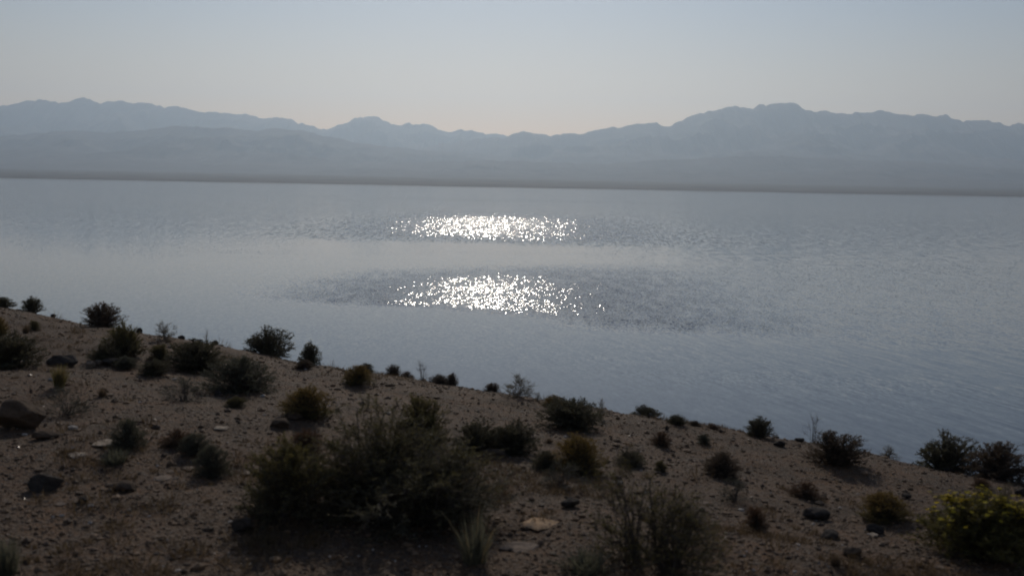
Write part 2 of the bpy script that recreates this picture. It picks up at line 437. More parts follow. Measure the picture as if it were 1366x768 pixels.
def shrub_geo(rng, stems=70, twigs=10, leaves=11, leaf=0.05, lw=0.4, flat=0.95, upright=0.25, lump=0.22, spread=1.0, twig_len=0.2, stem_r=0.008, tmin=0.3, tip_share=0.0, lobes=None):
    """returns dict(stem=(V,F), foliage=(V,F), tips=(V,F) or None)"""
    az = rng.uniform(0, 2 * math.pi, stems)
    ct = rng.uniform(0.0, 1.0, stems)
    st = (1 - ct ** 2.2) ** 0.5 * spread * np.sqrt(rng.uniform(0.25, 1.0, stems))
    lumpf = 1 - lump + lump * 2.0 * (0.5 + vnoise(az * 1.1 + rng.uniform(0, 50), ct * 3.0, int(rng.integers(1000)))) * rng.uniform(0.84, 1.0, stems)
    E = np.stack([st * np.cos(az) * 0.5, st * np.sin(az) * 0.5, 0.05 + ct * 0.86], 1) * lumpf[:, None]
    if lobes is not None:                              # irregular shrubs: several clumps
        k = rng.integers(0, len(lobes), stems)
        lb = np.array(lobes)[k]                        # cx, cy, r, h
        E = np.stack([lb[:, 0] + E[:, 0] * 2 * lb[:, 2], lb[:, 1] + E[:, 1] * 2 * lb[:, 2], E[:, 2] * lb[:, 3]], 1)
        P0 = np.stack([lb[:, 0] * 0.6, lb[:, 1] * 0.6, 0 * az], 1) + rng.normal(size=(stems, 3)) * np.array([0.04, 0.04, 0])
    else:
        P0 = rng.normal(size=(stems, 3)) * np.array([0.05, 0.05, 0.0])
    P0[:, 2] = -0.02
    P1 = P0 * 0.4 + E * 0.5 + np.array([0, 0, upright]) * E[:, 2:3] + rng.normal(size=(stems, 3)) * 0.03
    tt = np.linspace(0, 1, 6)[None, :].repeat(stems, 0)
    path = bez(P0[:, None], P1[:, None], E[:, None], tt)
    path[:, 1:-1] += rng.normal(size=(stems, 4, 3)) * 0.008
    rad = stem_r * (1 - 0.8 * tt) * rng.uniform(0.6, 1.2, (stems, 1))
    SV, SF = tubes(path, rad)
    # twigs
    nt = stems * twigs
    k = np.repeat(np.arange(stems), twigs)
    tp = tmin + (1 - tmin) * rng.uniform(0, 1, nt) ** 0.7
    S = bez(P0[k], P1[k], E[k], tp)
    tan = unit(2 * (1 - tp)[:, None] * (P1[k] - P0[k]) + 2 * tp[:, None] * (E[k] - P1[k]))
    d = unit(tan * 0.8 + rng.normal(size=(nt, 3)) * 0.55 + np.array([0, 0, upright]))
    ln = twig_len * rng.uniform(0.4, 1.1, (nt, 1))
    d2 = unit(d + np.array([0, 0, 0.5 * upright]) + rng.normal(size=(nt, 3)) * 0.2)
    Tm = S + d * ln * 0.5; Te = Tm + d2 * ln * 0.5
    Te[:, 2] = np.maximum(Te[:, 2], 0.01)
    TV, TF = tubes(np.stack([S, Tm, Te], 1), np.array([[1.0, 0.7, 0.3]]) * stem_r * 0.42 * np.ones((nt, 1)))
    # leaves
    nl = nt * leaves
    kk = np.repeat(np.arange(nt), leaves)
    q = rng.uniform(0.1, 1.0, (nl, 1))
    p = np.where(q < 0.5, S[kk] + (Tm[kk] - S[kk]) * q * 2, Tm[kk] + (Te[kk] - Tm[kk]) * (q - 0.5) * 2)
    ld = unit(d2[kk] * 0.7 + rng.normal(size=(nl, 3)) * 0.6 + np.array([0, 0, 0.15]))
    p[:, 2] = np.maximum(p[:, 2], 0.0)
    LV, LF = leaf_quads(rng, p, ld, leaf, leaf * lw)
    # bring the plant to 1 m wide and 1 m high
    Q = LV[::4]
    if lobes is None:
        f = np.array([0.5 / np.quantile(np.linalg.norm(Q[:, :2], axis=1), 0.975)] * 2 + [1 / np.quantile(Q[:, 2], 0.985)]); c0 = np.zeros(3)
    else:
        lo, hi = np.quantile(Q, 0.012, axis=0), np.quantile(Q, 0.988, axis=0)
        f = np.array([1 / (hi[0] - lo[0]), 1 / (hi[1] - lo[1]), 1 / np.quantile(Q[:, 2], 0.99)]); c0 = np.array([(lo[0] + hi[0]) / 2, (lo[1] + hi[1]) / 2, 0])
    SV = (SV - c0) * f; TV = (TV - c0) * f; LV = (LV - c0) * f; p = (p - c0) * f
    out = {'stem': (np.concatenate([SV, TV]), [SF, TF + len(SV)])}
    if tip_share > 0:
        hh = p[:, 2] / max(p[:, 2].max(), 1e-6) + 0.25 * np.linalg.norm(p[:, :2], axis=1) + rng.normal(size=nl) * 0.16 + 0.5 * vnoise(p[:, 0] * 4, p[:, 1] * 4, 5)
        sel = hh > np.quantile(hh, 1 - tip_share)
        Q = LV.reshape(-1, 4, 3)
        a, b = Q[~sel].reshape(-1, 3), Q[sel].reshape(-1, 3)
        out['foliage'] = (a, [np.arange(len(a)).reshape(-1, 4)])
        out['dry_tips'] = (b, [np.arange(len(b)).reshape(-1, 4)])
    else:
        out['foliage'] = (LV, [LF])
    return out

def blades_geo(rng, n=160, spread=0.5, base=0.14, width=0.02, droop=0.25):
    az = rng.uniform(0, 2 * math.pi, n); r = np.sqrt(rng.uniform(0, 1, n))
    P0 = np.stack([np.cos(az) * r * base, np.sin(az) * r * base, 0 * r - 0.02], 1)
    az2 = az + rng.normal(size=n) * 0.5
    h = rng.uniform(0.45, 1.0, n)
    out = r * spread * rng.uniform(0.5, 1.2, n)
    P2 = np.stack([np.cos(az2) * out, np.sin(az2) * out, h * (1 - droop * rng.uniform(0, 1, n) * r)], 1)
    P1 = P0 * 0.5 + P2 * 0.4 + np.array([0, 0, 0.28]) * h[:, None]
    k = 5
    tt = np.linspace(0, 1, k)[None].repeat(n, 0)
    path = bez(P0[:, None], P1[:, None], P2[:, None], tt)
    side = unit(np.stack([-np.sin(az2) + rng.normal(size=n) * 0.5, np.cos(az2) + rng.normal(size=n) * 0.5, 0 * az2], 1))
    w = width * np.array([0.7, 1.0, 0.9, 0.6, 0.06])[None] * rng.uniform(0.6, 1.2, (n, 1))
    V = np.stack([path - side[:, None] * w[..., None] / 2, path + side[:, None] * w[..., None] / 2], 2).reshape(-1, 3)
    i = np.arange(n * k * 2).reshape(n, k, 2)
    F = np.stack([i[:, :-1, 0], i[:, :-1, 1], i[:, 1:, 1], i[:, 1:, 0]], -1).reshape(-1, 4)
    return V, [F]

def make_plant(name, geo, mats):
    """one plant: an Empty at its foot, its parts below it"""
    root = link(bpy.data.objects.new(name, None))
    root.empty_display_size = 0.1
    for part, (V, F) in geo.items():
        obj(part, mesh_np(part, V, F, mats[part]), root)
    return root

def copy_plant(src, name=None):
    c = src.copy(); C.objects.link(c)
    for ch in src.children:
        d = ch.copy(); C.objects.link(d); d.parent = c
    return c

rng = np.random.default_rng(2024)
PROTO = {}
USED = {}
def proto(kind, variant):
    """the unit plants, built the first time each is wanted"""
    key = (kind, variant)
    if key in PROTO: return PROTO[key], False
    g = np.random.default_rng(100 + 13 * variant + sum(map(ord, kind)))
    if kind == 'dense':
        r = make_plant('shrub', shrub_geo(g, 230, 9, 14, 0.027, 0.42, lump=0.10 + 0.05 * variant, twig_len=0.085), {'stem': M['wood'], 'foliage': M['dark']})
    elif kind == 'brown':
        r = make_plant('shrub', shrub_geo(g, 230, 9, 14, 0.028, 0.32, lump=0.09 + 0.06 * variant, upright=0.3, twig_len=0.085), {'stem': M['wood'], 'foliage': M['brown']})
    elif kind == 'grey':
        r = make_plant('shrub', shrub_geo(g, 220, 9, 13, 0.028, 0.36, lump=0.14, upright=0.35, twig_len=0.12), {'stem': M['wood'], 'foliage': M['grey']})
    elif kind == 'olive':
        r = make_plant('shrub', shrub_geo(g, 210, 9, 13, 0.030, 0.34, lump=0.13, upright=0.35, twig_len=0.12, tip_share=0.4), {'stem': M['wood'], 'foliage': M['dark'], 'dry_tips': M['olive']})
    elif kind == 'yellow':
        r = make_plant('dry_shrub', shrub_geo(g, 200, 9, 12, 0.036, 0.24, lump=0.10, upright=0.4, twig_len=0.13, tip_share=0.6), {'stem': M['wood'], 'foliage': M['olive'], 'dry_tips': M['yellow']})
    elif kind == 'rust':
        r = make_plant('dry_shrub', shrub_geo(g, 150, 9, 10, 0.038, 0.24, lump=0.12, upright=0.4, twig_len=0.14, tip_share=0.55), {'stem': M['wood'], 'foliage': M['brown'], 'dry_tips': M['rust']})
    elif kind == 'wispy':
        r = make_plant('wispy_shrub', shrub_geo(g, 46, 8, 4, 0.05, 0.2, lump=0.3, upright=0.7, twig_len=0.3, tmin=0.35, stem_r=0.007), {'stem': M['wood'], 'foliage': M['grey']})
    elif kind == 'pale':
        r = make_plant('wispy_shrub', shrub_geo(g, 44, 8, 8, 0.05, 0.3, lump=0.3, upright=0.8, twig_len=0.26, tmin=0.35, stem_r=0.008), {'stem': M['twig'], 'foliage': M['pale']})
    elif kind == 'bare':
        r = make_plant('bare_shrub', {'stem': shrub_geo(g, 15, 7, 1, 0.03, 0.2, lump=0.35, upright=0.9, twig_len=0.34, tmin=0.3, stem_r=0.012, spread=0.7)['stem']}, {'stem': M['twig']})
    elif kind == 'grass':
        r = make_plant('grass_tuft', {'blade': blades_geo(g, 190, 0.5, 0.16, 0.022)}, {'blade': M['olive']})
        V, F = blades_geo(g, 90, 0.42, 0.12, 0.022, 0.1)
        obj('dry_blade', mesh_np('dry_blade', V, F, M['straw']), r)
    elif kind == 'reed':
        r = make_plant('grass_tuft', {'blade': blades_geo(g, 170, 0.7, 0.3, 0.022, 0.6)}, {'blade': M['grey']})
        V, F = blades_geo(g, 15, 0.9, 0.22, 0.024, 0.05)
        obj('dry_blade', mesh_np('dry_blade', V, F, M['straw']), r)
    elif kind == 'tuft':
        r = make_plant('grass_tuft', {'blade': blades_geo(g, 230, 0.55, 0.2, 0.022, 0.5)}, {'blade': M['brown']})
    elif kind == 'green':
        r = make_plant('grass_tuft', {'blade': blades_geo(g, 230, 0.6, 0.25, 0.02, 0.4)}, {'blade': M['grey']})
    PROTO[key] = r
    return r, True

CATS = {'dense': 'shrub', 'brown': 'shrub', 'grey': 'shrub', 'olive': 'shrub', 'yellow': 'shrub', 'rust': 'shrub', 'wispy': 'shrub', 'pale': 'shrub',
        'bare': 'dry plant', 'grass': 'grass tuft', 'reed': 'grass tuft', 'tuft': 'grass tuft', 'green': 'grass tuft'}
GROUPS = {'shrub': 'desert shrubs on the gravel bank', 'dry plant': 'bare dry plants on the gravel bank', 'grass tuft': 'grass tufts on the gravel bank'}
prng = np.random.default_rng(77)

def seat(x0, x1, ytop, ybase, depth):
    xc = (x0 + x1) / 2.0
    x, y, z = on_ground(xc, ybase)
    y = y + 0.42 * depth * (x1 - x0) / FPX * y
    x = float(pix_ray(xc, ybase)[0] * y); z = float(ground_z(x, y))
    w = (x1 - x0) / FPX * y
    h = 0.95 * float(CAM_Z + pix_ray(xc, ytop)[2] * y - z)
    return x, y, z, w, max(h, 0.3 * w)

def plant(kind, var, x0, x1, ytop, ybase, label, sink=0.0):
    """one plant standing where the photograph shows it, with its foot on the bank"""
    src, first = proto(kind, var)
    o = src if first else copy_plant(src)
    x, y, z, w, h = seat(x0, x1, ytop, ybase, 1.0)
    o.location = (x, y, z - 0.01 - sink)
    o.rotation_euler = (float(prng.normal()) * 0.06, float(prng.normal()) * 0.06, float(prng.uniform(0, 2 * math.pi)))
    if CATS[kind] == 'shrub': w *= 1.08; h *= 0.95
    o.scale = (w, w, h)
    cat = CATS[kind]
    return tag(o, label, cat, GROUPS[cat])

# kind, variant, x0, x1, ytop, ybase, label
PLANTS = [
    # along the crest, left to right
    ('dense', 0, -14, 20, 395, 410, 'dark shrub cut off by the left edge of the picture on the crest'),
    ('dense', 1, 30, 58, 395, 413, 'small round dark shrub on the crest, second from the left end'),
    ('brown', 0, 110, 163, 402, 430, 'brown domed shrub standing alone against the lake on the left crest'),
    ('pale', 0, 205, 237, 427, 456, 'pale wispy yellowish plant on the crest above the dark bush pair'),
    ('bare', 0, 269, 281, 436, 452, 'tiny bare twig poking above the crest left of the dark green shrub'),
    ('dense', 2, 325, 389, 436, 469, 'dark green lumpy shrub on the crest against pale water'),
    ('dense', 3, 398, 429, 455, 477, 'small dark round shrub just right of the lumpy green crest shrub'),
    ('brown', 1, 391, 419, 479, 493, 'low flat brown shrub below the small round crest shrub'),
    ('yellow', 0, 457, 498, 485, 516, 'bright yellow rounded shrub with a dark shadow at its foot'),
    ('grey', 0, 478, 500, 483, 493, 'low grey clump on the crest behind the yellow rounded shrub'),
    ('brown', 0, 514, 537, 485, 501, 'small brown bushy clump on the crest right of the yellow rounded shrub'),
    ('rust', 0, 533, 553, 494, 502, 'flat rusty tuft beside the small brown clump on the crest'),
    ('bare', 1, 552, 574, 479, 507, 'thin bare grey plant standing upright on the crest in the middle'),
    ('brown', 1, 572, 603, 499, 512, 'low dark brown clump on the crest right of the thin bare plant'),
    ('brown', 2, 596, 612, 496, 512, 'narrow brown clump at the right end of the low crest clump'),
    ('brown', 0, 645, 668, 509, 522, 'small dark clump on the crest beside the pale feathery plant'),
    ('pale', 1, 664, 714, 498, 531, 'pale feathery see-through plant on the crest left of the big wide dark shrub'),
    ('pale', 0, 710, 724, 522, 536, 'tiny pale tuft touching the left side of the big wide dark crest shrub'),
    ('dense', 1, 716, 804, 530, 575, 'big wide dark shrub on the middle of the crest above the golden topped bush'),
    ('yellow', 1, 722, 752, 525, 545, 'small dry brownish shrub poking up behind the big wide dark crest shrub'),
    ('pale', 1, 792, 808, 530, 560, 'dry pale sprig at the right flank of the big wide dark crest shrub'),
    ('dense', 3, 842, 882, 540, 556, 'flat dark shrub lying along the crest above the rusty tuft'),
    ('dense', 2, 889, 916, 551, 567, 'small dark mound shrub right of the flat crest shrub'),
    ('brown', 1, 918, 936, 560, 568, 'low brown tuft trailing behind the small dark mound on the crest'),
    ('rust', 1, 940, 962, 564, 573, 'flat reddish tuft on the crest left of the round blackish shrub'),
    ('dense', 1, 994, 1032, 555, 585, 'round blackish shrub standing alone on the right half of the crest'),
    ('bare', 2, 1070, 1098, 550, 592, 'bare twiggy plant sticking up at the left of the brown dome shrub'),
    ('brown', 2, 1079, 1151, 574, 624, 'wide brown dome shrub on the crest with bare twigs at its left'),
    ('pale', 0, 1172, 1198, 592, 608, 'faint dry tuft on the crest between brown dome and twin dark shrubs'),
    ('dense', 2, 1225, 1303, 577, 621, 'left one of the twin dark shrubs at the right end of the crest'),
    ('brown', 1, 1286, 1372, 588, 641, 'right one of the twin dark shrubs, cut by the right picture edge'),
    # left slope
    ('tuft', 0, 26, 42, 428, 445, 'small dark tuft left one of a pair below the left crest'),
    ('olive', 0, 39, 54, 426, 442, 'small olive tuft right one of a pair below the left crest'),
    ('yellow', 1, -14, 10, 420, 450, 'yellow topped dry shrub at the far left edge above the dark bush'),
    ('dense', 3, -30, 58, 444, 493, 'wide dark bush at the left edge among black stones'),
    ('olive', 1, 138, 192, 431, 478, 'tall olive bush with rounded top below the brown domed crest shrub'),
    ('dense', 0, 117, 159, 457, 486, 'low dark mound bush in front of the tall olive bush'),
    ('olive', 0, 197, 227, 458, 482, 'small olive bush between the tall olive bush and the dark bush pair'),
    ('dense', 2, 186, 224, 478, 502, 'low dark clump among stones left of the dark bush pair'),
    ('grey', 1, 152, 186, 474, 494, 'low grey clump below the tall olive bush'),
    ('dense', 1, 221, 301, 452, 499, 'upper one of the dark bush pair on the left slope'),
    ('grey', 0, 273, 371, 473, 525, 'lower wider one of the dark bush pair on the left slope'),
    ('grass', 0, 60, 97, 478, 522, 'spiky yellow grass tuft above the large boulder'),
    ('tuft', 1, 126, 147, 512, 531, 'small dark tuft alone right of the spiky yellow grass'),
    ('wispy', 0, 216, 274, 500, 537, 'thin grey wispy bush in front of the dark bush pair'),
    ('wispy', 1, 55, 125, 512, 558, 'faint wispy shrub between spiky yellow grass and large boulder'),
    ('grey', 2, 148, 194, 556, 601, 'grey green shrub behind the bright pale stone'),
    ('green', 0, 128, 180, 592, 624, 'short green grass tuft in front of the bright pale stone'),
    ('grey', 1, 238, 280, 576, 612, 'upper shrub of two overlapping grey shrubs near flat pale stones'),
    ('grey', 0, 258, 308, 590, 640, 'lower shrub of two overlapping grey shrubs near flat pale stones'),
    ('rust', 0, 215, 262, 570, 600, 'rusty dry shrub left of the two overlapping grey shrubs'),
    ('yellow', 2, 374, 441, 514, 561, 'yellow brown dry bush up the slope from the biggest bush'),
    ('olive', 1, 300, 330, 528, 545, 'small olive tuft between the dark bush pair and the yellow brown bush'),
    ('green', 1, -20, 38, 700, 772, 'dim green tuft in the bottom left corner'),
    # middle
    ('olive', 0, 528, 601, 526, 602, 'tall dark bush with yellow brown top behind the biggest bush'),
    ('dense', 2, 604, 672, 558, 606, 'left half of a wide dark shrub pair right of the yellow topped bush'),
    ('dense', 3, 650, 722, 560, 608, 'right half of a wide dark shrub pair right of the yellow topped bush'),
    ('rust', 1, 385, 432, 570, 606, 'small rusty shrub at the upper left of the biggest bush'),
    ('yellow', 0, 733, 807, 578, 634, 'golden topped bush below the big wide dark crest shrub'),
    ('dense', 0, 708, 746, 599, 628, 'small dark bush touching the golden topped bush on its left'),
    ('dense', 2, 820, 863, 599, 623, 'low dark bush alone right of the golden topped bush'),
    ('tuft', 0, 724, 741, 580, 592, 'tiny dark tuft under the big wide dark crest shrub'),
    ('rust', 0, 866, 897, 573, 596, 'orange brown tuft with dark foot below the flat crest shrub'),
    ('grey', 0, 929, 948, 577, 594, 'small grey tuft between the orange brown tuft and the blackish crest shrub'),
    ('brown', 1, 936, 987, 601, 639, 'dark dome shrub alone in the middle right of the slope'),
    ('olive', 0, 872, 890, 612, 630, 'tiny olive tuft left of the dark dome shrub'),
    ('wispy', 0, 958, 1000, 635, 672, 'thin wispy tuft below the dark dome shrub'),
    ('rust', 1, 990, 1024, 672, 708, 'reddish dry tuft below the thin wispy tuft'),
    ('wispy', 1, 715, 785, 612, 655, 'sparse twiggy shrub under the golden topped bush'),
    # right
    ('rust', 0, 1050, 1094, 640, 666, 'low reddish brown tuft left of the yellowish dome bush'),
    ('yellow', 2, 1146, 1213, 655, 700, 'yellowish dome bush with dark right side on the right slope'),
    ('tuft', 1, 1102, 1127, 728, 758, 'small dark upright tuft near the bottom right'),
    ('pale', 1, 1332, 1352, 640, 670, 'thin pale plant right above the yellow flowering bush'),
    ('rust', 1, 1295, 1322, 636, 653, 'low brown tuft below the twin dark shrubs'),
    ('green', 0, 728, 835, 728, 775, 'yellow green grass tuft at the bottom edge left of the sparse bush'),
    ('reed', 0, 606, 662, 668, 758, 'dry reed like tuft with pale upright blades beside the biggest bush'),
    ('olive', 1, 326, 452, 586, 704, 'olive bush joined to the left side of the biggest bush'),
]
for row in PLANTS: plant(*row)

# the biggest bush, the sparse bush and the flowering bush have their own shapes
def special(name, geo, mats, x0, x1, ytop, ybase, label, depth=0.8, cat='shrub', rz=0.0):
    o = make_plant(name, geo, mats)
    x, y, z, w, h = seat(x0, x1, ytop, ybase, depth)
    o.location = (x, y, z - 0.01); o.scale = (w, w * depth, h); o.rotation_euler = (0, 0, rz)
    return tag(o, label, cat, GROUPS[cat])

g1 = np.random.default_rng(5)
special('shrub', shrub_geo(g1, 480, 15, 15, 0.0155, 0.3, lump=0.28, upright=0.35, twig_len=0.12, stem_r=0.0035, tmin=0.25, tip_share=0.22,
        lobes=[(-0.2, 0.0, 0.26, 1.05), (-0.1, 0.1, 0.26, 1.0), (0.05, -0.02, 0.28, 0.84), (0.27, 0.0, 0.24, 0.72), (0.22, -0.12, 0.26, 0.62), (-0.3, -0.1, 0.2, 0.72), (0.0, -0.2, 0.3, 0.6), (-0.03, 0.0, 0.3, 0.9)]),
        {'stem': M['wood'], 'foliage': M['dark'], 'dry_tips': M['olive']}, 398, 656, 560, 716, 'biggest bush, dark and grey green, in the middle foreground', 0.85)
special('wispy_shrub', shrub_geo(g1, 120, 12, 6, 0.026, 0.22, lump=0.3, upright=0.8, twig_len=0.2, stem_r=0.005, tmin=0.3,
        lobes=[(-0.22, 0.0, 0.22, 1.0), (0.05, 0.05, 0.3, 0.8), (0.2, -0.05, 0.3, 0.62), (0.12, -0.1, 0.3, 0.5)]),
        {'stem': M['wood'], 'foliage': M['olive']}, 785, 960, 616, 776, 'sparse see-through bush at the bottom edge right of centre', 0.8)
g1 = np.random.default_rng(8)
fg = shrub_geo(g1, 260, 13, 10, 0.034, 0.36, lump=0.2, upright=0.35, twig_len=0.14, stem_r=0.005, tip_share=0.62,
        lobes=[(-0.18, 0.0, 0.3, 0.95), (0.1, 0.0, 0.34, 1.0), (0.26, 0.0, 0.24, 0.85), (0.0, -0.15, 0.32, 0.8)])
fb = special('flowering_shrub', fg, {'stem': M['wood'], 'foliage': M['olive'], 'dry_tips': M['lime']}, 1244, 1378, 664, 755, 'green bush covered in yellow flowers at the lower right', 0.85)
# flower heads: small five-petal rosettes near the outer shell
LV = fg['dry_tips'][0].reshape(-1, 4, 3)[:, 2]
score = LV[:, 2] + 0.35 * np.abs(LV[:, 0]) + g1.normal(size=len(LV)) * 0.11 + 0.5 * vnoise(LV[:, 0] * 6, LV[:, 1] * 6, 3)
pick = np.argsort(-score)[:1500]; pick = g1.choice(pick, 260, replace=False)
fv = []
for p in LV[pick]:
    nrm = unit(np.array([p[0], p[1], 0.5 + p[2]]) + g1.normal(size=3) * 0.5)
    a = unit(np.cross(nrm, g1.normal(size=3))); b = np.cross(nrm, a)
    r = g1.uniform(0.020, 0.036)
    for j in range(5):
        an = 2 * math.pi * j / 5; e = a * math.cos(an) + b * math.sin(an); s_ = np.cross(nrm, e)
        fv += [p, p + e * r * 0.6 + s_ * r * 0.4, p + e * r + nrm * r * 0.3, p + e * r * 0.6 - s_ * r * 0.4]
fv = np.array(fv)
fo = obj('flowers', mesh_np('flowers', fv, [np.arange(len(fv)).reshape(-1, 4)], M['flower']), fb)
fo['kind'] = 'stuff'

# ------------------------------------------------------------------ stones
def mat_stone(name, a, b, spec=0.12):
    t = NT(name)
    p = t.n('TexCoord').outputs['Object']
    n1 = t.noise(p, 3.0, 6, 0.65).outputs[0]
    n2 = t.noise(p, 16.0, 4, 0.6).outputs[0]
    c = t.mix(t.ramp(n1, 0.35, 0.65), col(*a), col(*b))
    c = t.mix(t.math('MULTIPLY', t.ramp(n2, 0.5, 0.75), 0.5), c, col(*[q * 0.6 for q in a]))
    bmp = t.n('Bump', Strength=0.6, Distance=0.03, Height=t.math('ADD', n1, t.math('MULTIPLY', n2, 0.4))).outputs[0]
    s = t.n('BsdfPrincipled', Base_Color=c, Roughness=0.95, Normal=bmp)
    s.inputs['Specular IOR Level'].default_value = spec
    return t.end(s.outputs[0])
S = {'dark': mat_stone('dark_stone', (0.040, 0.034, 0.029), (0.075, 0.061, 0.050)),
     'brown': mat_stone('brown_stone', (0.070, 0.049, 0.034), (0.125, 0.088, 0.060)),
     'pale': mat_stone('pale_stone', (0.36, 0.28, 0.20), (0.56, 0.46, 0.35)),
     'tan': mat_stone('tan_stone', (0.20, 0.150, 0.110), (0.31, 0.240, 0.180)),
     'orange': mat_stone('orange_slab', (0.46, 0.30, 0.17), (0.60, 0.42, 0.26))}

def icosphere(sub):
    import bmesh
    bm = bmesh.new(); bmesh.ops.create_icosphere(bm, subdivisions=sub, radius=1.0)
    bm.verts.ensure_lookup_table()
    V = np.array([v.co[:] for v in bm.verts]); F = np.array([[v.index for v in f.verts] for f in bm.faces])
    bm.free(); return V, F
ICO = {k: icosphere(k) for k in (1, 2, 4)}

def rock_geo(rng, cuts=14, sub=4, rough=0.075):
    V, F = ICO[sub]; V = V.copy()
    for i in range(cuts):
        n = unit(rng.normal(size=3)); d = rng.uniform(0.55, 0.9)
        k = V @ n
        over = np.maximum(k - d, 0)
        V = V - over[:, None] * n * 0.93
    V = V + unit(V) * (fbm(V[:, 0] * 2 + V[:, 2], V[:, 1] * 2 + 7, 4, int(rng.integers(999))) * rough * 2)[:, None]
    lo, hi = V.min(0), V.max(0)
    V = (V - (lo + hi) / 2) / (hi - lo)
    V[:, 2] += 0.5
    return V, [F]

srng = np.random.default_rng(31)
def stone(name, m, x0, x1, ytop, ybase, label, depth=0.8, flat=1.0, yaw=None, tilt=0.0, cuts=14):
    V, F = rock_geo(srng, cuts)
    if name == 'stone_slab':                                   # slabs taper to points at both ends
        V[:, 1] *= np.clip(1.12 - np.abs(2 * V[:, 0]) ** 1.2, 0.1, 1) * (1 + 0.5 * vnoise(V[:, 0] * 9, V[:, 0] * 0, 8))
        V[:, 1] += 0.12 * V[:, 0]; V[:, 2] += 0.5 * vnoise(V[:, 0] * 4, V[:, 1] * 4, 12)
    o = obj(name, mesh_np(name, V, F, S[m], False))
    x, y, z = on_ground((x0 + x1) / 2.0, ybase - 0.1 * (ybase - ytop))
    w = (x1 - x0) / FPX * y; h = (ybase - ytop) / FPX * y * flat
    if name in ('flat_stone', 'stone_slab'): h *= 0.22 if name == 'stone_slab' else 0.3; depth = 0.95
    else: h *= 0.8
    h = max(h, 0.012)
    o.scale = (w, w * depth, h * 1.2)
    o.location = (x, y, z - 0.2 * h)
    o.rotation_euler = (0, tilt, yaw if yaw is not None else float(srng.uniform(-0.25, 0.25)))
    cat = 'boulder' if name == 'boulder' else 'stone'
    return tag(o, label, cat, 'stones lying on the gravel bank')

